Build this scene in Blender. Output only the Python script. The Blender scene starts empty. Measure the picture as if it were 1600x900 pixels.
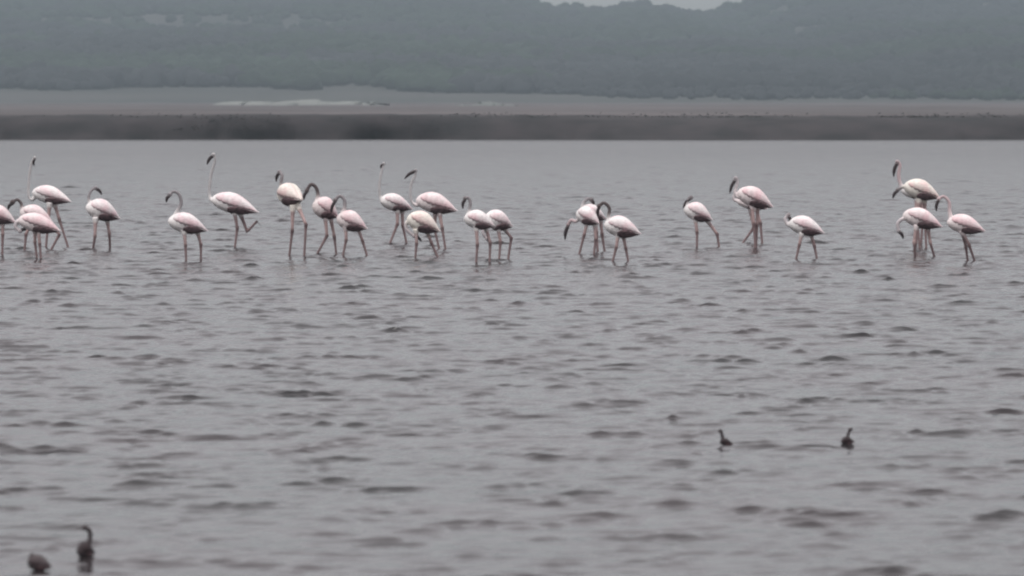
import bpy, bmesh, math, random
import numpy as np
from mathutils import Vector, noise as mnoise

# ------------------------------------------------------------------ camera, sky, sun, exposure
SC = bpy.context.scene
COL = SC.collection
F = 7200.0          # focal length in pixels of the 1600 px wide frame
HOR = 155.0         # eye level row
CAMZ = 2.0

cam = bpy.data.cameras.new('camera')
cam.sensor_width = 36.0
cam.lens = 36.0 * F / 1600.0
cam.clip_start = 0.5
cam.clip_end = 12000
cam.dof.use_dof = True
cam.dof.focus_distance = 59.0
cam.dof.aperture_fstop = 5.2
camo = bpy.data.objects.new('camera', cam)
COL.objects.link(camo)
camo.location = (0, 0, CAMZ)
camo.rotation_euler = (math.radians(90) - math.atan((450 - HOR) / F), 0, 0)
SC.camera = camo

SUN_EL, SUN_AZ = math.radians(58), math.radians(205)
world = bpy.data.worlds.new('World')
SC.world = world
world.use_nodes = True
nt = world.node_tree
nt.nodes.clear()
N, L = nt.nodes.new, nt.links.new
out = N('ShaderNodeOutputWorld')
sky = N('ShaderNodeTexSky'); sky.sky_type = 'NISHITA'; sky.sun_disc = False
sky.sun_elevation = SUN_EL; sky.sun_rotation = SUN_AZ
bgs = N('ShaderNodeBackground'); bgs.inputs['Strength'].default_value = 0.07
L(sky.outputs[0], bgs.inputs['Color'])
tc = N('ShaderNodeTexCoord')
sep = N('ShaderNodeSeparateXYZ'); L(tc.outputs['Generated'], sep.inputs[0])
ramp = N('ShaderNodeValToRGB'); L(sep.outputs['Z'], ramp.inputs[0])
el = ramp.color_ramp.elements
el[0].position = 0.0; el[0].color = (0.71, 0.705, 0.69, 1)
el[1].position = 1.0; el[1].color = (1.16, 1.11, 1.13, 1)
e = el.new(0.25); e.color = (0.76, 0.715, 0.73, 1)
mp = N('ShaderNodeMapping'); mp.inputs['Scale'].default_value = (2.0, 2.0, 7.0)
L(tc.outputs['Generated'], mp.inputs[0])
cn = N('ShaderNodeTexNoise'); cn.inputs['Scale'].default_value = 1.6; cn.inputs['Detail'].default_value = 5
L(mp.outputs[0], cn.inputs['Vector'])
mr = N('ShaderNodeMapRange'); mr.inputs['From Min'].default_value = 0.3; mr.inputs['From Max'].default_value = 0.7
mr.inputs['To Min'].default_value = 0.86; mr.inputs['To Max'].default_value = 1.12
L(cn.outputs[0], mr.inputs[0])
vm = N('ShaderNodeVectorMath'); vm.operation = 'SCALE'
L(ramp.outputs[0], vm.inputs[0]); L(mr.outputs[0], vm.inputs['Scale'])
bgc = N('ShaderNodeBackground'); L(vm.outputs[0], bgc.inputs['Color']); bgc.inputs['Strength'].default_value = 0.96
mx = N('ShaderNodeMixShader'); mx.inputs[0].default_value = 0.85
L(bgs.outputs[0], mx.inputs[1]); L(bgc.outputs[0], mx.inputs[2]); L(mx.outputs[0], out.inputs[0])

sun = bpy.data.lights.new('sun', 'SUN')
sun.energy = 1.5; sun.angle = math.radians(22); sun.color = (1.0, 0.965, 0.93)
suno = bpy.data.objects.new('sun', sun)
COL.objects.link(suno)
suno.rotation_euler = (math.radians(90) - SUN_EL, 0, math.radians(180) - SUN_AZ)

SC.view_settings.view_transform = 'Standard'
SC.view_settings.look = 'None'
SC.view_settings.gamma = 1
SC.view_settings.exposure = 0.47
SC.render.engine = 'CYCLES'
SC.cycles.use_denoising = True
SC.cycles.filter_width = 2.2
SC.cycles.max_bounces = 6
SC.cycles.volume_bounces = 1
SC.cycles.caustics_reflective = False
SC.cycles.caustics_refractive = False

rng = np.random.default_rng(7)
random.seed(7)


# ------------------------------------------------------------------ helpers
def mesh_obj(name, verts, faces, mat, parent=None, smooth=True, cols=None):
    me = bpy.data.meshes.new(name)
    me.from_pydata([tuple(v) for v in verts], [], [tuple(f) for f in faces])
    me.update()
    return link_mesh(name, me, mat, parent, smooth, cols)


def link_mesh(name, me, mat, parent=None, smooth=True, cols=None):
    if smooth:
        me.polygons.foreach_set('use_smooth', [True] * len(me.polygons))
    if cols is not None:
        ca = me.color_attributes.new('feather', 'FLOAT_COLOR', 'POINT')
        c4 = np.ones((len(cols), 4), np.float32); c4[:, :3] = cols
        ca.data.foreach_set('color', c4.ravel())
    me.materials.append(mat)
    o = bpy.data.objects.new(name, me)
    COL.objects.link(o)
    if parent:
        o.parent = parent
    return o


def grid_obj(name, X, Y, Z, mat):
    """regular grid of points as one sheet"""
    r, c = X.shape
    me = bpy.data.meshes.new(name)
    me.vertices.add(r * c)
    co = np.stack([X, Y, Z], -1).astype(np.float32)
    me.vertices.foreach_set('co', co.ravel())
    i = np.arange(r * c, dtype=np.int32).reshape(r, c)
    q = np.stack([i[:-1, :-1], i[:-1, 1:], i[1:, 1:], i[1:, :-1]], -1).reshape(-1, 4)
    me.loops.add(q.size); me.loops.foreach_set('vertex_index', q.ravel())
    me.polygons.add(len(q)); me.polygons.foreach_set('loop_start', np.arange(0, q.size, 4, dtype=np.int32))
    me.update(calc_edges=True)
    return link_mesh(name, me, mat)


def material(name, base, rough=0.7, spec=0.3):
    m = bpy.data.materials.new(name); m.use_nodes = True
    b = m.node_tree.nodes['Principled BSDF']
    b.inputs['Base Color'].default_value = (*base, 1)
    b.inputs['Roughness'].default_value = rough
    b.inputs['Specular IOR Level'].default_value = spec
    return m, m.node_tree, b


def noise_mat(name, c1, c2, scale, rough=0.8, stretch=(1, 1, 1), detail=5, lo=0.35, hi=0.65, bump=0.0, c3=None):
    m, t, b = material(name, c1, rough, 0.2)
    co = t.nodes.new('ShaderNodeTexCoord'); mp = t.nodes.new('ShaderNodeMapping')
    mp.inputs['Scale'].default_value = stretch
    t.links.new(co.outputs['Object'], mp.inputs[0])
    n = t.nodes.new('ShaderNodeTexNoise'); n.inputs['Scale'].default_value = scale; n.inputs['Detail'].default_value = detail
    t.links.new(mp.outputs[0], n.inputs['Vector'])
    r = t.nodes.new('ShaderNodeValToRGB'); t.links.new(n.outputs[0], r.inputs[0])
    r.color_ramp.elements[0].position = lo; r.color_ramp.elements[0].color = (*c1, 1)
    r.color_ramp.elements[1].position = hi; r.color_ramp.elements[1].color = (*c2, 1)
    if c3:
        e = r.color_ramp.elements.new((lo + hi) / 2); e.color = (*c3, 1)
    t.links.new(r.outputs[0], b.inputs['Base Color'])
    if bump:
        bp = t.nodes.new('ShaderNodeBump'); bp.inputs['Strength'].default_value = bump
        t.links.new(n.outputs[0], bp.inputs['Height']); t.links.new(bp.outputs[0], b.inputs['Normal'])
    return m


def feather_mat():
    m, t, b = material('feathers', (0.7, 0.65, 0.66), 0.85, 0.1)
    a = t.nodes.new('ShaderNodeAttribute'); a.attribute_name = 'feather'
    co = t.nodes.new('ShaderNodeTexCoord')
    mp = t.nodes.new('ShaderNodeMapping'); mp.inputs['Scale'].default_value = (1, 1, 2.2)
    t.links.new(co.outputs['Object'], mp.inputs[0])
    n = t.nodes.new('ShaderNodeTexNoise'); n.inputs['Scale'].default_value = 28; n.inputs['Detail'].default_value = 4
    t.links.new(mp.outputs[0], n.inputs['Vector'])
    r = t.nodes.new('ShaderNodeMapRange'); r.inputs['From Min'].default_value = 0.3; r.inputs['From Max'].default_value = 0.7
    r.inputs['To Min'].default_value = 0.8; r.inputs['To Max'].default_value = 1.12
    t.links.new(n.outputs[0], r.inputs[0])
    v = t.nodes.new('ShaderNodeVectorMath'); v.operation = 'SCALE'
    t.links.new(a.outputs['Color'], v.inputs[0]); t.links.new(r.outputs[0], v.inputs['Scale'])
    t.links.new(v.outputs[0], b.inputs['Base Color'])
    bp = t.nodes.new('ShaderNodeBump'); bp.inputs['Strength'].default_value = 0.35; bp.inputs['Distance'].default_value = 0.01
    t.links.new(n.outputs[0], bp.inputs['Height']); t.links.new(bp.outputs[0], b.inputs['Normal'])
    return m


# ------------------------------------------------------------------ water
def water_mat():
    m, t, b = material('lake_water', (0.055, 0.052, 0.055), 0.10, 0.5)
    b.inputs['IOR'].default_value = 1.333
    co = t.nodes.new('ShaderNodeTexCoord')
    # murky bottom silt showing through in slow patches
    n0 = t.nodes.new('ShaderNodeTexNoise'); n0.inputs['Scale'].default_value = 0.35; n0.inputs['Detail'].default_value = 3
    t.links.new(co.outputs['Object'], n0.inputs['Vector'])
    r = t.nodes.new('ShaderNodeValToRGB'); t.links.new(n0.outputs[0], r.inputs[0])
    r.color_ramp.elements[0].position = 0.38; r.color_ramp.elements[0].color = (0.026, 0.026, 0.027, 1)
    r.color_ramp.elements[1].position = 0.62; r.color_ramp.elements[1].color = (0.036, 0.031, 0.033, 1)
    t.links.new(r.outputs[0], b.inputs['Base Color'])
    mp = t.nodes.new('ShaderNodeMapping'); mp.inputs['Scale'].default_value = (0.6, 1.0, 1)
    t.links.new(co.outputs['Object'], mp.inputs[0])
    n = t.nodes.new('ShaderNodeTexNoise'); n.inputs['Scale'].default_value = 14; n.inputs['Detail'].default_value = 3
    t.links.new(mp.outputs[0], n.inputs['Vector'])
    bp = t.nodes.new('ShaderNodeBump'); bp.inputs['Strength'].default_value = 0.40; bp.inputs['Distance'].default_value = 0.01
    t.links.new(n.outputs[0], bp.inputs['Height']); t.links.new(bp.outputs[0], b.inputs['Normal'])
        # ripples too small to model spread the reflection more in the windier open lake than near the camera's shore
    sx = t.nodes.new('ShaderNodeSeparateXYZ'); t.links.new(co.outputs['Object'], sx.inputs[0])
    rr = t.nodes.new('ShaderNodeMapRange'); rr.inputs['From Min'].default_value = 45; rr.inputs['From Max'].default_value = 170
    rr.inputs['To Min'].default_value = 0.10; rr.inputs['To Max'].default_value = 0.26
    t.links.new(sx.outputs['Y'], rr.inputs[0]); t.links.new(rr.outputs[0], b.inputs['Roughness'])
    return m


WAMP = 1.0
def build_water():
    # rows: fine from 17 m to the far shore, coarse elsewhere
    ys = list(np.arange(-60, 14, 4.0)) + [14, 15, 16, 17]
    y = 17.2
    while y < 236:
        ys.append(y)
        y += 0.023 if y < 36 else 0.034 if y < 62 else 0.042 if y < 70 else 0.042 + (y - 70) * 0.0013
    ys += [240]
    ys = np.array(ys)
    fine = np.linspace(-0.128, 0.128, 760)
    side = np.array([0.14, 0.155, 0.18, 0.22, 0.3, 0.45, 0.7, 1.2, 2.2, 4.0, 7.0])
    cs = np.concatenate([-side[::-1], fine, side])
    YY, CC = np.meshgrid(ys, cs, indexing='ij')
    XX = CC * (np.abs(YY) + 6)
    dy = np.gradient(ys)[:, None]
    dx = np.abs(np.gradient(XX, axis=1))
    sp = np.maximum(dy, dx)
    Z = np.zeros_like(XX); DX = np.zeros_like(XX); DYY = np.zeros_like(XX)
    # slow modulation: groups of waves and calmer patches
    def slow(seed, lam, n=7):
        r = np.random.default_rng(seed); s = np.zeros_like(XX)
        for k in range(n):
            a = r.uniform(0, 2 * math.pi); q = 2 * math.pi / (lam * r.uniform(.6, 1.7))
            s += np.sin(q * (math.cos(a) * XX + math.sin(a) * YY) + r.uniform(0, 6.28))
        return s / math.sqrt(n / 2)
    g1 = 0.55 + 0.85 * np.maximum(0, slow(1, .62)) ** 1.3
    g2 = 0.55 + 0.85 * np.maximum(0, slow(2, 1.0)) ** 1.3
    r = np.random.default_rng(11)
    bands = [(2.2, 8, 0.0028, 16, None), (1.1, 14, 0.0018, 22, None), (0.62, 20, 0.0015, 26, None), (0.42, 24, 0.0026, 28, g2),
             (0.27, 30, 0.0035, 29, g1), (0.18, 28, 0.0026, 32, g2), (0.12, 22, 0.0010, 46, g1)]
    for lam0, n, amp, spread, g in bands:
        z = np.zeros_like(XX); ddx = np.zeros_like(XX); ddy = np.zeros_like(XX)
        for k in range(n):
            lam = lam0 * math.exp(r.normal(0, .22))
            a = math.radians(-84 + r.normal(0, spread))      # wind waves running towards the camera
            q = 2 * math.pi / lam
            ph = r.uniform(0, 6.28)
            arg = q * (math.cos(a) * XX + math.sin(a) * YY) + ph
            A = amp * r.uniform(.5, 1.3) * math.sqrt(2.0 / n) * (lam / lam0)
            fade = np.clip((lam / (sp + 1e-6) - 2.2) / 2.2, 0, 1)
            s_, c_ = np.sin(arg), np.cos(arg)
            z += A * fade * s_
            ddx += A * fade * math.cos(a) * c_; ddy += A * fade * math.sin(a) * c_
        if g is not None:
            z *= g; ddx *= g; ddy *= g
        Z += z; DX += ddx; DYY += ddy
    calm = 0.76 + 0.24 * np.clip((YY - 18) / 22, 0, 1)
    Z *= WAMP * calm
    # sharpen crests a little
    X2 = XX + DX * 1.3 * WAMP; Y2 = YY + DYY * 1.3 * WAMP
    edge = (YY > 232) | (np.abs(CC) > 0.3)
    Z[edge] *= 0.2
    o = grid_obj('lake_water', X2, Y2, Z, water_mat())
    o['kind'] = 'structure'
    return o


WATER = build_water()


# ------------------------------------------------------------------ land beyond the lake
def px_x(px, D):
    return (px - 800.0) / F * D


def fnoise(x, y, s, seed=0.0, oct=4):
    return mnoise.fractal(Vector((x / s, y / s, seed)), 1.0, 2.0, oct)


def ridge_px(px):
    g = math.exp(-((px - 900) / 115.0) ** 2) * 29 + math.exp(-((px - 1090) / 75.0) ** 2) * 37
    return -14 + g + 3 * mnoise.noise(Vector((px / 160.0, 3.3, 0)))


def land_z(x, y):
    b = 1.22 + 0.06 * fnoise(x, 0, 9.0, 5)
    z = b + 0.10 * fnoise(x, y, 40.0, 8) * min(1, max(0, y - 232) / 40)
    z -= 1.6 * max(0.0, min(1.0, (238.5 - y) / 5.5)) ** 1.4      # its front edge runs in under the bank
    return z


def build_land():
    xs = np.concatenate([np.linspace(-1500, -70, 40), np.linspace(-66, 66, 420), np.linspace(70, 1500, 40)])
    ys = np.concatenate([[232.5, 233.5, 234.5, 236, 237, 238.5, 240, 243], np.linspace(250, 1000, 60)])
    Y, X = np.meshgrid(ys, xs, indexing='ij')
    Z = np.array([[land_z(a, b) for a, b in zip(rx, ry)] for rx, ry in zip(X, Y)])
    m = noise_mat('dry_flat', (0.055, 0.050, 0.050), (0.12, 0.108, 0.11), 0.02, stretch=(1, .35, 1), detail=6)
    o = grid_obj('mud_flat', X, Y, Z, m); o['kind'] = 'structure'

    # dark low bank along the water
    xs = np.concatenate([np.linspace(-1500, -70, 30), np.linspace(-66, 66, 900), np.linspace(70, 1500, 30)])
    prof = [(228.2, -0.3), (228.7, 0.05), (229.1, 0.35), (229.5, 0.7), (230.2, .95), (231.2, 1.12), (233.0, 1.18), (236.0, 1.19), (239, 1.17), (244, 1.1)]
    X = np.tile(xs, (len(prof), 1)); Y = np.zeros_like(X); Z = np.zeros_like(X)
    for i, (py, pz) in enumerate(prof):
        for j, x in enumerate(xs):
            w = fnoise(x, py, 3.0, 1.5); w2 = fnoise(x, 0, 25.0, 9.1)
            Y[i, j] = py + 0.35 * w + (5.0 * w2 + 2.5 * fnoise(x, 0, 6.0, 3.3)) * max(0, 1 - i / 6)
            Z[i, j] = pz * (1 + 0.05 * w2) + (0.07 * w if pz > .1 else 0)
    m = noise_mat('dark_bank', (0.015, 0.015, 0.016), (0.038, 0.033, 0.035), 0.35, stretch=(1, 1, 3), detail=7, bump=.6)
    o = grid_obj('shore_bank', X, Y, Z, m); o['kind'] = 'structure'

    # low sedge along the crest of the bank: nobody could count it
    vs, fs = [], []
    r = random.Random(3)
    for k in range(9000):
        x = r.uniform(-48, 48); yy = r.uniform(229.6, 237)
        dens = fnoise(x, 0, 7.0, 4.4)
        if r.random() > 0.55 + dens:
            continue
        base = (1.16 if yy > 231.5 else 0.5 + (yy - 229.6) * .45) - 0.06
        h = r.uniform(.02, .05) * (1 + .5 * dens); w = r.uniform(.04, .11)
        lean = r.uniform(-.06, .06); i0 = len(vs)
        vs += [(x - w, yy, base), (x + w, yy + .02, base), (x + lean + w * .3, yy, base + h), (x, yy + w, base)]
        fs += [(i0, i0 + 1, i0 + 2), (i0 + 1, i0 + 3, i0 + 2), (i0 + 3, i0, i0 + 2)]
    o = mesh_obj('sedge', vs, fs, noise_mat('sedge', (0.024, 0.024, 0.022), (0.046, 0.041, 0.038), 0.5), smooth=False)
    o['kind'] = 'stuff'; o['label'] = 'low dark sedge along the top of the far lake bank'; o['category'] = 'grass'

    # pale bars of dry sand on the plain
    sand = noise_mat('pale_sand', (0.13, 0.145, 0.135), (0.21, 0.22, 0.205), 0.05, stretch=(1, .3, 1))
    for (a, b, ya, yb, D) in [(315, 600, 146, 163, 640), (700, 812, 152, 170, 560), (1170, 1420, 161, 172, 520), (0, 200, 160, 174, 520), (560, 600, 153, 168, 600)]:
        n, mm = 44, 12
        X = np.zeros((mm, n)); Y = np.zeros_like(X); Z = np.zeros_like(X)
        h = (yb - ya) * D / F; x0, x1 = px_x(a, D), px_x(b, D)
        zb = CAMZ - (yb - HOR) * D / F
        for i in range(mm):
            for j in range(n):
                u = j / (n - 1); v = i / (mm - 1)
                e = max(0.0, math.sin(math.pi * u)) ** 0.5
                X[i, j] = x0 + (x1 - x0) * u + 1.5 * fnoise(u * 40, v * 5, 3, a)
                Y[i, j] = D - 25 * e * (.6 + .4 * fnoise(u * 40, 0, 4, a)) + v * 50 * e + 6 * fnoise(u * 40, v, 5, 2)
                Z[i, j] = min(zb, 1.1) - 0.3 + (h + 0.3) * math.sin(math.pi * min(1, v * 1.0)) ** .7 * e * (.62 + .22 * fnoise(u * 25, v * 2, 6, a + 1))
        o = grid_obj('sand_bar', X, Y, Z, sand); o['kind'] = 'structure'


def hill_z(x, y):
    px = 800 + x * F / 2300.0
    crest = (HOR - ridge_px(px)) * 2300.0 / F + 0.8
    t = max(0.0, min(1.0, (y - 960) / (2300.0 - 960)))
    t2 = t ** 1.15
    if y > 2300:
        t2 = 1 - ((y - 2300) / 900) ** 2 * .5
    z = (1.0 if y > 930 else .4) + crest * t2
    z += 3.2 * fnoise(x, y, 210.0, 2.2) * math.sin(math.pi * min(1, t)) * 1.3
    return z


def build_hills():
    xs = np.linspace(-1500, 1500, 300); ys = np.linspace(900, 2600, 150)
    Y, X = np.meshgrid(ys, xs, indexing='ij')
    Z = np.array([[hill_z(a, b) for a, b in zip(rx, ry)] for rx, ry in zip(X, Y)])
    m = noise_mat('hillside', (0.040, 0.044, 0.040), (0.070, 0.068, 0.064), 0.012, detail=6, c3=(0.052, 0.055, 0.048))
    o = grid_obj('hills', X, Y, Z, m); o['kind'] = 'structure'
    # far wood on the slope: one mass of lumpy crowns
    bm = bmesh.new(); bmesh.ops.create_icosphere(bm, subdivisions=2, radius=1)
    base = np.array([v.co[:] for v in bm.verts]); ft = np.array([[v.index for v in f.verts] for f in bm.faces]); bm.free()
    base[:, 2] = np.where(base[:, 2] < 0, base[:, 2] * .55, base[:, 2])
    V, Fc, C = [], [], []
    r = random.Random(5); k = 0
    while k < 13000:
        y = 1000 + 1300 * r.random() ** 1.1; x = r.uniform(-.14, .14) * y
        if y < 1000 + 85 * min(1, max(0, (.045 - x / y) / .075)) + 30 * fnoise(x, y, 30, 6): continue
        if y > 1100 and fnoise(x, y * .6, 95.0, 7.7) < r.uniform(-.6, .0):
            continue
        k += 1
        s = r.uniform(1.5, 3.1) * (.5 if y < 1050 else 1)
        j = np.array([1 + .55 * mnoise.noise(Vector(b * 1.5) + Vector((k * 3.1, 0, 0))) for b in base])
        p = base * j[:, None] * np.array([s * r.uniform(.9, 1.4), s, s * r.uniform(.7, 1.1)])
        p += np.array([x, y, hill_z(x, y) + s * .45])
        V.append(p); Fc.append(ft + (k - 1) * len(base))
        g = r.uniform(.8, 1.2)
        big = fnoise(x, y, 130.0, 1.1); g *= 1.15 - .3 * min(1, max(0, (x / y + .02) / .12)); g *= 1 + .35 * fnoise(x, y, 70.0, 4.1)
        c = np.array([.024, .036, .025]) * g if big > 0 else np.array([.028, .031, .033]) * g
        C.append(np.tile(c, (len(base), 1)))
    V = np.concatenate(V); Fc = np.concatenate(Fc); C = np.concatenate(C)
    me = bpy.data.meshes.new('hill_woodland')
    me.vertices.add(len(V)); me.vertices.foreach_set('co', V.astype(np.float32).ravel())
    me.loops.add(Fc.size); me.loops.foreach_set('vertex_index', Fc.astype(np.int32).ravel())
    me.polygons.add(len(Fc)); me.polygons.foreach_set('loop_start', np.arange(0, Fc.size, 3, dtype=np.int32))
    me.update(calc_edges=True)
    mw, t, b = material('woodland', (0.05, 0.06, 0.04), 0.9, 0.1)
    a = t.nodes.new('ShaderNodeAttribute'); a.attribute_name = 'feather'
    t.links.new(a.outputs['Color'], b.inputs['Base Color'])
    o = link_mesh('hill_woodland', me, mw, cols=C)
    o['kind'] = 'stuff'; o['label'] = 'hazy woodland covering the hillside beyond the lake'; o['category'] = 'woodland'


build_land()
build_hills()

# ------------------------------------------------------------------ the air
hz, t, b = material('haze', (1, 1, 1))
t.nodes.remove(b)
pv = t.nodes.new('ShaderNodeVolumePrincipled')
pv.inputs['Color'].default_value = (0.335, 0.40, 0.44, 1)
pv.inputs['Density'].default_value = 0.00065
pv.inputs['Anisotropy'].default_value = 0.0
t.links.new(pv.outputs[0], t.nodes['Material Output'].inputs['Volume'])
x0, x1, y0, y1, z0, z1 = -1600, 1600, -80, 2650, -2.0, 95.0
hv = [(x, y, z) for x in (x0, x1) for y in (y0, y1) for z in (z0, z1)]
hf = [(0, 1, 3, 2), (4, 6, 7, 5), (0, 4, 5, 1), (2, 3, 7, 6), (0, 2, 6, 4), (1, 5, 7, 3)]
h = mesh_obj('haze', hv, hf, hz, smooth=False); h['kind'] = 'stuff'

# ------------------------------------------------------------------ birds
FEATH = feather_mat()
DARKF = noise_mat('flight_feathers', (0.040, 0.028, 0.030), (0.17, 0.11, 0.12), 22, rough=.6, stretch=(1, 1, 3), bump=.3)
BILL, _, _ = material('bill', (0.030, 0.020, 0.022), 0.35, 0.4)
EYE, _, _ = material('eye', (0.02, 0.01, 0.01), 0.1, 0.5)
TORSO = [  # u, top, bottom, half width (of the torso height)
    (0.00, .04, .05, .05), (0.03, .17, .17, .17), (0.09, .29, .29, .28), (0.2, .41, .42, .38), (0.35, .46, .51, .44),
    (0.5, .44, .54, .44), (0.65, .37, .46, .39), (0.78, .28, .33, .30), (0.9, .18, .18, .18), (1.0, .07, .06, .07)]


def tors(u):
    if u >= 1: return (max(.01, .07 - (u - 1) * .2), max(.01, .06 - (u - 1) * .2), max(.012, .07 - (u - 1) * .2))
    for a, b in zip(TORSO, TORSO[1:]):
        if u <= b[0]:
            k = (u - a[0]) / (b[0] - a[0])
            return tuple(a[i] + (b[i] - a[i]) * k for i in (1, 2, 3))


def spline(pts, n):
    P = [np.array(p, float) for p in pts]
    P = [2 * P[0] - P[1]] + P + [2 * P[-1] - P[-2]]
    o = []
    for i in range(1, len(P) - 2):
        for k in range(n):
            t = k / n
            o.append(.5 * (2 * P[i] + (P[i + 1] - P[i - 1]) * t + (2 * P[i - 1] - 5 * P[i] + 4 * P[i + 1] - P[i + 2]) * t * t
                     + (3 * P[i] - P[i - 1] - 3 * P[i + 1] + P[i + 2]) * t ** 3))
    o.append(P[-2])
    return o


def tube(pts, rad, seg=12):
    """closed round tube; returns verts, faces"""
    vs, fs = [], []
    n = len(pts)
    ref = np.array((0.0, 1.0, 0.0))
    for i, p in enumerate(pts):
        d = pts[min(i + 1, n - 1)] - pts[max(i - 1, 0)]
        d = d / (np.linalg.norm(d) + 1e-9)
        a = np.cross(d, ref)
        if np.linalg.norm(a) < .2: a = np.cross(d, (1, 0, 0))
        a /= np.linalg.norm(a); b = np.cross(d, a)
        for k in range(seg):
            t = 2 * math.pi * k / seg
            vs.append(p + rad[i] * (a * math.cos(t) + b * math.sin(t)))
    for i in range(n - 1):
        for k in range(seg):
            q, k2 = i * seg, (k + 1) % seg
            fs.append((q + k, q + k2, q + seg + k2, q + seg + k))
    fs.append(tuple(range(seg))[::-1]); fs.append(tuple((n - 1) * seg + k for k in range(seg)))
    return vs, fs


def ring_loft(rings):
    vs = [v for r in rings for v in r]; fs = []
    s = len(rings[0])
    for i in range(len(rings) - 1):
        for k in range(s):
            k2 = (k + 1) % s
            fs.append((i * s + k, i * s + k2, (i + 1) * s + k2, (i + 1) * s + k))
    fs.append(tuple(range(s))[::-1]); fs.append(tuple((len(rings) - 1) * s + k for k in range(s)))
    return vs, fs


def remesh(parts, voxel):
    vs, fs = [], []
    for v, f in parts:
        o = len(vs); vs += list(v); fs += [tuple(i + o for i in q) for q in f]
    me = bpy.data.meshes.new('tmp'); me.from_pydata([tuple(v) for v in vs], [], fs)
    bm = bmesh.new(); bm.from_mesh(me); bmesh.ops.recalc_face_normals(bm, faces=bm.faces); bm.to_mesh(me); bm.free()
    ob = bpy.data.objects.new('tmp', me); COL.objects.link(ob)
    md = ob.modifiers.new('r', 'REMESH'); md.mode = 'VOXEL'; md.voxel_size = voxel
    sm = ob.modifiers.new('s', 'SMOOTH'); sm.factor = .5; sm.iterations = 2
    dg = bpy.context.evaluated_depsgraph_get(); dg.update()
    res = bpy.data.meshes.new_from_object(ob.evaluated_get(dg))
    bpy.data.objects.remove(ob); bpy.data.meshes.remove(me)
    return res


PALE, PINK, CREAM = (.83, .795, .785), (.81, .725, .72), (.82, .775, .71)
N_PALE, N_PINK, N_GREY, N_DARK = (.50, .455, .47), (.50, .39, .40), (.26, .24, .25), (.10, .080, .080)
LEG, LEGK, LEGD = (.42, .30, .29), (.12, .08, .082), (.22, .155, .155)


WADE = []      # where legs break the surface


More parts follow.
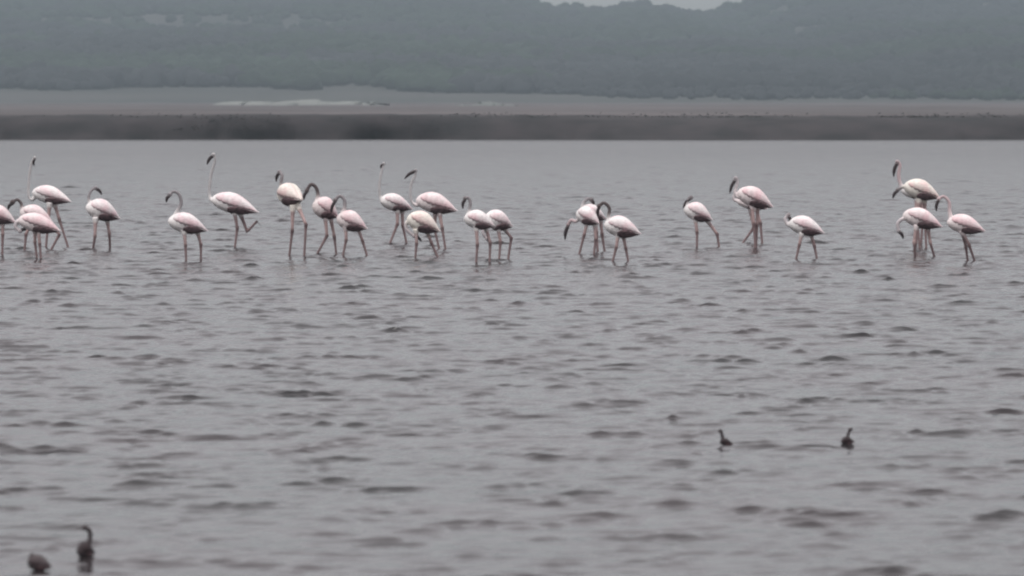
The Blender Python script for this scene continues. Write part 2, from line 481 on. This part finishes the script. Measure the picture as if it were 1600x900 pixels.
def bird(name, label, cat, group, wy, torso, yaw=0, neck=None, bill=None, legs=(), col=PALE, ncol=N_PALE, nr=(4.6, 3.0, 2.5),
         head=4.3, hcol=None, wings=True, lcol=(LEG, LEGK, LEGD), bw=2.7, voxel=.0065, dark=1.0, foot=None, wcol=None):
    """torso = (front x, front y, tail x, tail y, height) in frame pixels at the waterline distance"""
    D = F * CAMZ / (wy - HOR); s = D / F
    fx, fy, tx, ty, H = torso
    xc = (fx + tx) / 2; ty_ = math.tan(math.radians(yaw))
    root = bpy.data.objects.new(name, None); COL.objects.link(root)
    root.location = (px_x(xc, D), D, 0); root['label'] = label; root['category'] = cat
    if group: root['group'] = group

    def P(x, y, off=0.0):
        return np.array(((x - xc) * s, (x - xc) * s * ty_ + off, CAMZ - (y - HOR) * s))
    A, B = P(fx, fy), P(tx, ty)
    ax = B - A; L = np.linalg.norm(ax); ax /= L
    side = np.cross(ax, (0, 0, 1)); side /= np.linalg.norm(side); up = np.cross(side, ax)
    if up[2] < 0: up = -up
    Hm = H * s

    def sec(u, ang, k=1.0):
        t, b, w = tors(u)
        c, n_ = math.cos(ang), math.sin(ang)
        droop = up * (.08 * math.sin(math.pi * min(1, u)) - .10 * max(0, u - .55) / .45) * Hm      # arched back, drooping rump
        return A + ax * (u * L) + side * (w * Hm * c * k) + up * ((t if n_ > 0 else b) * Hm * n_ * k) + droop
    us = [0, .015, .03, .06, .09, .14, .2, .28, .35, .42, .5, .58, .65, .72, .78, .84, .9, .96, 1.0]
    parts = [ring_loft([[sec(u, 2 * math.pi * k / 20) for k in range(20)] for u in us])]
    samp = [(A + ax * u * L, tors(u)[2] * Hm, col) for u in us]
    hd = None
    if neck:
        pts = [P(q[0], q[1], q[2] * s if len(q) > 2 else 0.0) for q in neck]
        pts[0] = pts[0] + ax * 0.0
        sp = spline(pts, 8); n = len(sp)
        rr = []
        for i in range(n):
            k = i / (n - 1)
            r_ = nr[0] + (nr[1] - nr[0]) * min(1, k / .3) if k < .3 else nr[1] + (nr[2] - nr[1]) * (k - .3) / .7
            rr.append(r_ * s)
        parts.append(tube(sp, rr))
        for i in range(2, n):
            k = i / (n - 1); m_ = min(1, max(0, (k - .08) / .25))
            samp.append((sp[i], rr[i], tuple(np.array(col) * (1 - m_) + np.array(ncol) * m_)))
        hd = sp[-1]
        bt = P(bill[0], bill[1], neck[-1][2] * s if len(neck[-1]) > 2 else 0)
        dr = bt - hd; bl = np.linalg.norm(dr); dr /= bl
        # the head runs from just behind the neck end into the bill base
        hp = [hd - dr * head * .7 * s, hd - dr * head * .3 * s, hd + dr * head * .3 * s, hd + dr * head * 1.0 * s, hd + dr * head * 1.5 * s]
        hr = [head * k * s for k in (.45, .86, 1.0, .74, .5)]
        parts.append(tube(hp, hr))
        for p_, r_ in zip(hp, hr): samp.append((p_, r_, hcol or ncol))
    for lg in legs:
        hx, hy, kx, ky, x2, y2 = lg[:6]; off = (lg[6] if len(lg) > 6 else 0) * s
        h0, h1, h2 = P(hx, hy, off), P(kx, ky, off), P(x2, y2, off)
        lifted = len(lg) > 7
        if not lifted:
            # carried on under the surface to the lake bed
            d = (h2 - h1); d /= max(1e-6, -d[2]); h2 = np.array((*(h2 + d * max(0.0, h2[2]))[:2], 0.0)); WADE.append((px_x(xc, D) + h2[0], D + h2[1])); h2 = h2 + d * .10
        q = [h0, h0 * .6 + h1 * .4, h1 * .85 + h0 * .15, h1, h1 * .85 + h2 * .15, h1 * .5 + h2 * .5, h2]
        r_ = [k * s for k in (5.6, 2.9, 2.3, 3.0, 2.2, 1.9, 2.1)]
        parts.append(tube(q, r_, 10))
        for p_, rad, c_ in zip(q, r_, (col, lcol[0], lcol[0], lcol[1], lcol[2], lcol[2], lcol[1])): samp.append((p_, rad, c_))
        samp.append((h1 * .7 + h0 * .3, 1.9 * s, lcol[0])); samp.append((h1 * .25 + h2 * .75, 1.6 * s, lcol[2]))
    me = remesh(parts, voxel)
    n = len(me.vertices); co = np.empty(n * 3, np.float32); me.vertices.foreach_get('co', co); co = co.reshape(-1, 3)
    S = np.array([p for p, _, _ in samp]); R = np.array([r for _, r, _ in samp]); C = np.array([c for _, _, c in samp])
    dd = np.linalg.norm(co[:, None, :] - S[None], axis=2) - R[None]
    w = np.exp(-(dd - dd.min(1, keepdims=True)) / (1.6 * s)); w /= w.sum(1, keepdims=True)
    body = link_mesh('body', me, FEATH, root, cols=w @ C)
    if neck:
        perp = np.cross(dr, (0, 1, 0)); perp /= np.linalg.norm(perp)
        if perp[2] < 0: perp = -perp
        if cat == 'flamingo':
            bp = [hd + dr * head * .9 * s, hd + dr * (bl * .45) + perp * 1.4 * s, hd + dr * (bl * .7) + perp * 1.1 * s, hd + dr * bl - perp * .3 * s]
            rr = [bw * .95 * s, bw * s, bw * .85 * s, .7 * s]
        else:
            bp = [hd + dr * head * .8 * s, hd + dr * bl * .7, hd + dr * bl]; rr = [bw * s, bw * .6 * s, .4 * s]
        sp2 = spline(bp, 4); r2 = np.interp(np.linspace(0, 1, len(sp2)), np.linspace(0, 1, len(rr)), rr)
        v, f = tube(sp2, r2, 10); mesh_obj('bill', v, f, BILL, root)
        for sg in (-1, 1):
            e = hd + dr * head * .35 * s + np.array((0, sg, 0)) * head * .93 * s + perp * head * .25 * s
            v, f = tube([e + np.array((0, -sg, 0)) * .6 * s, e, e + np.array((0, sg, 0)) * .35 * s], [.9 * s, .9 * s, .4 * s], 8)
            mesh_obj('eye', v, f, EYE, root)
    if wings:
        wc = np.array(wcol if wcol is not None else col)
        for sg in (1, -1):
            def wing(u0, u1, a0, a1, k, n=22, m=7, tip=.0):
                rings = []
                for i in range(n):
                    q = i / (n - 1); u = u0 + (u1 - u0) * q
                    e = math.sin(math.pi * min(1, max(0, q * .96 + .03))) ** .45
                    am = (a0 * .45 + a1 * .55); lo, hi = am + (a1 - am) * e, am + (a0 - am) * e
                    lo += 4.5 * math.sin(i * 2.3 + u0 * 9) + tip * i; hi += tip * 1.2 * math.sin(i * 1.7 + sg)
                    o_ = []
                    for j in range(m):
                        a = math.radians(hi + (lo - hi) * j / (m - 1)); o_.append((a, k + .035 * math.sin(math.pi * j / (m - 1))))
                    for j in range(m - 1, -1, -1):
                        a = math.radians(hi + (lo - hi) * j / (m - 1)); o_.append((a, k - .14))
                    r_ = []
                    for a, kk in o_:
                        p = sec(u, a if sg > 0 else math.pi - a, kk)
                        r_.append(p)
                    rings.append(r_)
                return ring_loft(rings)
            v, f = wing(.10, 1.05, 88, -16, 1.06)
            # coverts grow rosier and duller towards the lower edge of the folded wing
            low = np.array([min(1, max(0, (j if j < 7 else 13 - j) / 6 * 1.7 - .75)) for j in range(14)] * 22)[:, None]
            cc = wc * (1 - low) + (wc * (.66, .54, .57)) * low
            pk = np.array([max(0, min(1, .35 + 1.6 * mnoise.noise(Vector((p[0] * 9 + wy, p[1] * 9, p[2] * 13 + fx))))) for p in v])[:, None]
            if cat == 'flamingo':
                cc = cc * (1 - .15 * pk * (0, 1, .8))
            wo = mesh_obj('wing', v, f, FEATH, root, cols=cc)
            v, f = wing(.40, 1.02, -10, -72 * dark, 1.09)
            mesh_obj('flight_feathers', v, f, DARKF, wo)
    if foot:
        p = P(*foot[:2], foot[3] if len(foot) > 3 else 0); d = P(*foot[2]) - p
        pr = np.array((0, 1, 0)) * 3.2 * s
        v = [p, p + d * .9 + pr, p + d, p + d * .9 - pr, p + np.array((0, 0, 1)) * 1.6 * s]
        mesh_obj('webbed_foot', v, [(0, 1, 2), (0, 2, 3), (4, 2, 1), (4, 3, 2), (0, 4, 1), (0, 3, 4)], BILL, root)
    return root


G = 'flamingos wading across the lake'
def fl(label, *a, **k):
    return bird('flamingo', label, 'flamingo', G, *a, **k)


fl('flamingo cut off by the left edge of the photo, only rump and leg visible',
   397, (-24, 328, 24, 345, 28), neck=[(-22, 328), (-34, 318), (-36, 300), (-28, 290)], bill=(-42, 300),
   legs=[(4, 345, 4, 366, 3, 397), (-3, 345, -6, 368, -10, 397, 6)], col=PINK)
fl('white-backed flamingo behind the far left huddle, small dark bill raised high above it',
   386, (50, 300, 110, 312, 28), yaw=-8, neck=[(56, 303), (50, 312), (44, 305), (45, 280), (49, 255), (54, 246)], bill=(53, 259),
   legs=[(84, 316, 92, 342, 106, 386, 4), (78, 316, 76, 345, 72, 386, -6)], nr=(4, 2.2, 1.9), head=2.9, bw=2.2, ncol=(.43, .415, .42), col=PALE)
fl('pinkish flamingo in the far left huddle with dark neck arched forward like a cane',
   390, (31, 330, 82, 345, 30), neck=[(37, 335), (34, 328), (33, 318), (27, 312), (20, 315)], bill=(12, 328),
   legs=[(50, 345, 40, 366, 38, 388, 3), (70, 345, 93, 366, 82, 386, -3)], ncol=N_DARK, nr=(4, 2.6, 2.2), col=PINK)
fl('foremost flamingo of the far left huddle, its head drooped close under its breast',
   404, (28, 343, 93, 358, 30), neck=[(35, 345), (27, 346), (24, 354), (30, 361)], bill=(41, 359),
   legs=[(54, 358, 54, 378, 57, 404, 3), (60, 358, 62, 380, 64, 404, -4)], col=PINK, nr=(4.5, 3.2, 2.6), head=3.6)
fl('white-backed flamingo just right of the far left huddle, head turned back over its shoulder',
   388, (135, 322, 186, 338, 33), yaw=14, neck=[(144, 320), (139, 311), (142, 299), (149, 293)], bill=(159, 304),
   legs=[(150, 340, 149, 368, 146, 388, -5), (166, 340, 170, 365, 171, 388, 5)], ncol=N_GREY, nr=(4.2, 2.4, 2.0), head=3.5, lcol=(LEG, LEGD, LEGK))
fl('flamingo at left with looped grey neck and dark belly on two straight pinkish legs',
   407, (263, 344, 322, 357, 32), yaw=10, neck=[(272, 345), (276, 332), (283, 318), (280, 304), (272, 299), (266, 303)], bill=(260, 316),
   legs=[(288, 360, 290, 382, 291, 407, -6), (307, 360, 313, 382, 313, 407, 6)], ncol=N_GREY, nr=(4.5, 2.8, 2.2), head=3.6)
fl('long white flamingo standing on one leg with the other folded up behind it',
   386, (330, 311, 402, 328, 32), yaw=-6, neck=[(338, 314), (329, 311), (327, 296), (330, 272), (336, 250), (334, 241)], bill=(323, 257),
   legs=[(366, 328, 371, 356, 367, 386, -4), (373, 328, 386, 362, 402, 345, 5, 1)], nr=(4.8, 2.4, 1.9), head=3.3, ncol=(.43, .415, .42),
   lcol=(LEGD, LEGK, LEGD), foot=(402, 346, (410, 356)))
fl('cream flamingo seen from behind at an angle, with dusky lower body and upright grey neck',
   400, (436, 303, 472, 308, 35), yaw=-48, neck=[(440, 302), (438, 288), (440, 275), (436, 268)], bill=(430, 284), ncol=N_GREY,
   legs=[(458, 320, 457, 360, 452, 400, -5), (465, 320, 479, 350, 476, 400, 6)], col=CREAM, dark=1.1, nr=(4.5, 3, 2.4), head=3.6)
fl('pink flamingo holding its dark hooped neck against the cream bird on its left',
   398, (489, 318, 528, 336, 34), yaw=12, neck=[(494, 320), (497, 306), (494, 293), (486, 288), (480, 297)], bill=(475, 312), ncol=N_DARK,
   legs=[(508, 334, 511, 368, 495, 398, -5), (515, 334, 522, 370, 525, 398, 5)], col=PINK, nr=(4.6, 3.0, 2.5), head=3.8)
fl('low pale pink flamingo with hanging dark head in front of the pink hooped-neck bird',
   399, (526, 340, 573, 354, 32), neck=[(531, 345), (538, 326), (538, 312), (531, 306), (524, 312)], bill=(517, 334), ncol=N_GREY,
   legs=[(540, 354, 541, 374, 536, 399, -4), (558, 354, 566, 376, 573, 399, 5)], col=PINK, nr=(5, 3, 2.4), head=3.8, hcol=N_DARK)
fl('small white flamingo with shaded underside, left neighbour of the overlapping pair at mid flock',
   381, (594, 312, 643, 324, 27), yaw=18, neck=[(601, 314), (595, 310), (593, 292), (596, 270), (600, 255)], bill=(595, 263),
   legs=[(621, 325, 621, 350, 609, 381, -4), (628, 325, 629, 352, 635, 381, 5)], nr=(4, 2.2, 1.7), head=2.7, ncol=(.43, .415, .42), bw=2.0)
fl('rose grey flamingo with dark pointed wing tips standing behind the low cream bird',
   389, (650, 312, 713, 326, 32), neck=[(660, 315), (650, 320), (642, 312), (642, 290), (648, 275), (650, 266)], bill=(632, 279),
   legs=[(686, 328, 691, 356, 696, 389, -4), (680, 328, 679, 358, 686, 389, 5)], col=PINK, nr=(4.6, 2.2, 1.9), head=3.0, hcol=N_GREY, dark=1.1, ncol=(.43, .415, .42))
fl('cream flamingo at mid flock with its head lowered to its knees',
   402, (636, 340, 687, 358, 33), neck=[(643, 345), (635, 348), (635, 358), (646, 368)], bill=(659, 377),
   legs=[(650, 358, 651, 380, 649, 402, -5), (666, 358, 674, 380, 684, 402, 5)], col=CREAM, nr=(4.5, 3, 2.5), head=3.4, hcol=N_PALE)
fl('left bird of the touching white pair, neck bent into a closed ring',
   410, (725, 340, 772, 350, 30), neck=[(731, 342), (733, 330), (735, 318), (732, 309), (727, 309)], bill=(723, 326), ncol=N_GREY,
   legs=[(744, 352, 746, 382, 744, 410, -5), (758, 352, 766, 380, 765, 410, 5)], nr=(4.5, 2.7, 2.2), head=3.6, hcol=N_DARK)
fl('right bird of the touching white pair, blackish belly and head bent out of sight',
   405, (757, 340, 800, 351, 31), yaw=20, neck=[(763, 345), (757, 352), (755, 364), (760, 372)], bill=(768, 382),
   legs=[(778, 354, 782, 378, 780, 405, -4), (785, 354, 799, 372, 794, 405, 5)], nr=(4.5, 2.8, 2.3), head=3.3, dark=1.25)
fl('flamingo just right of centre dipping its dark bill forward on a low pink neck',
   398, (901, 332, 936, 346, 28), yaw=-20, neck=[(907, 338), (900, 346), (893, 344), (888, 351)], bill=(883, 375), ncol=N_PINK,
   legs=[(918, 345, 913, 366, 905, 398, -3), (929, 345, 931, 374, 928, 398, 4)], nr=(4, 2.6, 2.5), head=3.4, bw=3.0, hcol=N_DARK)
fl('white flamingo preening, dark head on its back, hidden partly behind the dipping bird',
   393, (906, 327, 946, 340, 25), yaw=24, neck=[(911, 326), (911, 318), (917, 311), (924, 311)], bill=(927, 322), ncol=N_GREY,
   legs=[(930, 338, 932, 362, 934, 393, -3), (938, 338, 941, 366, 945, 393, 5)], nr=(4, 2.8, 2.4), head=3.7, hcol=N_DARK)
fl('flamingo with dark umbrella-handle neck and black tail feathers, right of the preening white bird',
   409, (944, 350, 1000, 362, 33), neck=[(951, 352), (951, 338), (952, 325), (944, 317), (936, 321)], bill=(935, 339), ncol=N_DARK,
   legs=[(966, 364, 963, 386, 957, 409, -5), (973, 364, 978, 388, 982, 409, 5)], nr=(4.8, 2.8, 2.4), head=3.7, dark=1.15)
fl('lone white striding flamingo with neck folded short, between centre trio and tall pink bird',
   386, (1069, 325, 1113, 341, 29), neck=[(1076, 327), (1073, 319), (1076, 311), (1080, 308)], bill=(1067, 325), ncol=N_GREY,
   legs=[(1086, 340, 1089, 362, 1089, 386, -4), (1102, 340, 1121, 366, 1124, 386, 5)], nr=(4.2, 2.8, 2.4), head=3.6, hcol=N_DARK)
fl('half hidden flamingo behind the tall pink one, only low belly and crossed legs showing',
   380, (1150, 313, 1198, 324, 19), neck=[(1154, 313), (1147, 312), (1147, 305), (1154, 302)], bill=(1163, 306),
   legs=[(1180, 322, 1188, 348, 1191, 380, -3), (1172, 322, 1178, 356, 1160, 384, 4)], col=PINK, nr=(3.5, 2.4, 2.0), head=3)
fl('tall pinkish flamingo right of centre with grey head hanging on a bent neck',
   387, (1152, 300, 1207, 320, 31), neck=[(1160, 303), (1153, 308), (1148, 300), (1152, 285), (1150, 278)], bill=(1140, 302), ncol=N_PALE,
   legs=[(1174, 316, 1178, 350, 1180, 387, -4), (1185, 316, 1183, 352, 1182, 387, 5)], col=PINK, nr=(4.5, 2.6, 2.3), head=4, hcol=N_GREY)
fl('solitary low flamingo at right, head curled tight against its chest',
   404, (1232, 348, 1287, 361, 30), neck=[(1240, 352), (1231, 351), (1227, 342), (1232, 335)], bill=(1236, 354),
   legs=[(1253, 364, 1249, 382, 1244, 404, -5), (1267, 364, 1273, 384, 1277, 404, 5)], nr=(4.2, 2.8, 2.4), head=3.6, hcol=N_DARK)
fl('mostly hidden flamingo at far right, slim neck and drooping bill rising above the creamy one',
   381, (1408, 296, 1452, 304, 24), neck=[(1414, 296), (1407, 288), (1404, 272), (1406, 258), (1402, 252)], bill=(1396, 276), ncol=N_PINK,
   legs=[(1432, 302, 1431, 340, 1432, 381, -3), (1438, 302, 1442, 345, 1440, 381, 4)], nr=(4, 2.8, 2.5), head=3.8, hcol=N_GREY, bw=2.9)
fl('creamy flamingo at far right, highest body of its group, head stretched down in front',
   388, (1412, 290, 1468, 306, 31), neck=[(1420, 293), (1414, 291), (1408, 293), (1403, 296)], bill=(1395, 310), ncol=N_GREY,
   legs=[(1436, 306, 1433, 345, 1437, 388, -4), (1445, 306, 1446, 345, 1448, 388, 5)], col=CREAM, nr=(4.5, 3.2, 2.6), head=3.4, hcol=N_DARK)
fl('pink flamingo in front at far right, head drooped low before its breast',
   402, (1411, 335, 1471, 351, 31), neck=[(1419, 340), (1410, 342), (1403, 349), (1404, 360)], bill=(1412, 373),
   legs=[(1432, 352, 1428, 378, 1430, 402, -5), (1450, 352, 1454, 378, 1461, 402, 5)], col=PINK, nr=(4.6, 3.0, 2.6), head=3.6, hcol=N_GREY, lcol=(LEG, LEG, LEGK))
fl('rightmost flamingo, thin pink neck hooped back over the bird on its left',
   408, (1480, 346, 1538, 358, 30), neck=[(1487, 348), (1484, 330), (1483, 316), (1475, 307), (1467, 310)], bill=(1463, 330), ncol=N_PINK,
   legs=[(1502, 360, 1514, 382, 1523, 408, -4), (1504, 360, 1510, 386, 1513, 408, 5)], col=PINK, nr=(4.2, 2.7, 2.3), head=3.3, lcol=(LEGD, LEGK, LEGK))

GB = (.055, .045, .048)
g = 'small dark grebes in the foreground'
bird('grebe', 'largest dark grebe, hooked head held high, swimming in the lower left corner', 'waterbird', g, 874,
     (119, 862, 145, 864, 26), yaw=30, neck=[(134, 858), (138, 845), (138, 832), (132, 826)], bill=(115, 828), col=GB, ncol=GB,
     nr=(6, 3.8, 3.2), head=4.6, wcol=(.045, .036, .038), bw=1.8, voxel=.003, dark=.6)
bird('grebe', 'tiny dark grebe with neck straight up, left of the two at lower right', 'waterbird', g, 696,
     (1125, 691, 1146, 694, 12), yaw=0, neck=[(1131, 690), (1129, 681), (1127, 673)], bill=(1122, 676), col=GB, ncol=GB,
     nr=(4.2, 2.8, 2.4), head=2.8, wcol=(.045, .036, .038), bw=1.2, voxel=.0028, dark=.6)
bird('grebe', 'tiny dark grebe leaning its neck rightward, right of the two at lower right', 'waterbird', g, 695,
     (1315, 691, 1336, 690, 14), yaw=12, neck=[(1324, 689), (1326, 681), (1329, 672)], bill=(1334, 671), col=GB, ncol=GB,
     nr=(3.6, 2.5, 2.4), head=3.2, wcol=(.045, .036, .038), bw=1.4, voxel=.0028, dark=.6)
bird('grebe', 'low hunched brownish grebe at the bottom left edge, neck drawn in', 'waterbird', g, 892,
     (40, 881, 78, 885, 26), yaw=-15, neck=[(50, 878), (48, 873), (49, 870)], bill=(41, 873), col=(.075, .065, .068), ncol=(.07, .06, .063),
     nr=(6, 5, 4.4), head=4.6, wcol=(.085, .072, .075), bw=1.5, voxel=.003, dark=.6)

# rings where legs and swimming birds break the surface
me = WATER.data
co = np.empty(len(me.vertices) * 3, np.float32); me.vertices.foreach_get('co', co); co = co.reshape(-1, 3)
rr = np.random.default_rng(3)
for (x, y, R0, A0) in [(a, b, .45, .0055) for a, b in WADE] + [(px_x(132, 20.03), 20.03, .3, .003), (px_x(1134, 26.6), 26.6, .3, .003), (px_x(1325, 26.7), 26.7, .3, .003)]:
    sel = np.where((abs(co[:, 0] - x) < R0 * 1.5) & (abs(co[:, 1] - y) < R0 * 1.5))[0]
    d = np.hypot(co[sel, 0] - x - .02, co[sel, 1] - y)
    lam = rr.uniform(.13, .2)
    co[sel, 2] += (A0 * rr.uniform(.6, 1.2) * np.cos(2 * math.pi * d / lam + rr.uniform(0, 6)) * np.exp(-(d / (R0 * .5)) ** 2)).astype(np.float32)
me.vertices.foreach_set('co', co.ravel()); me.update()
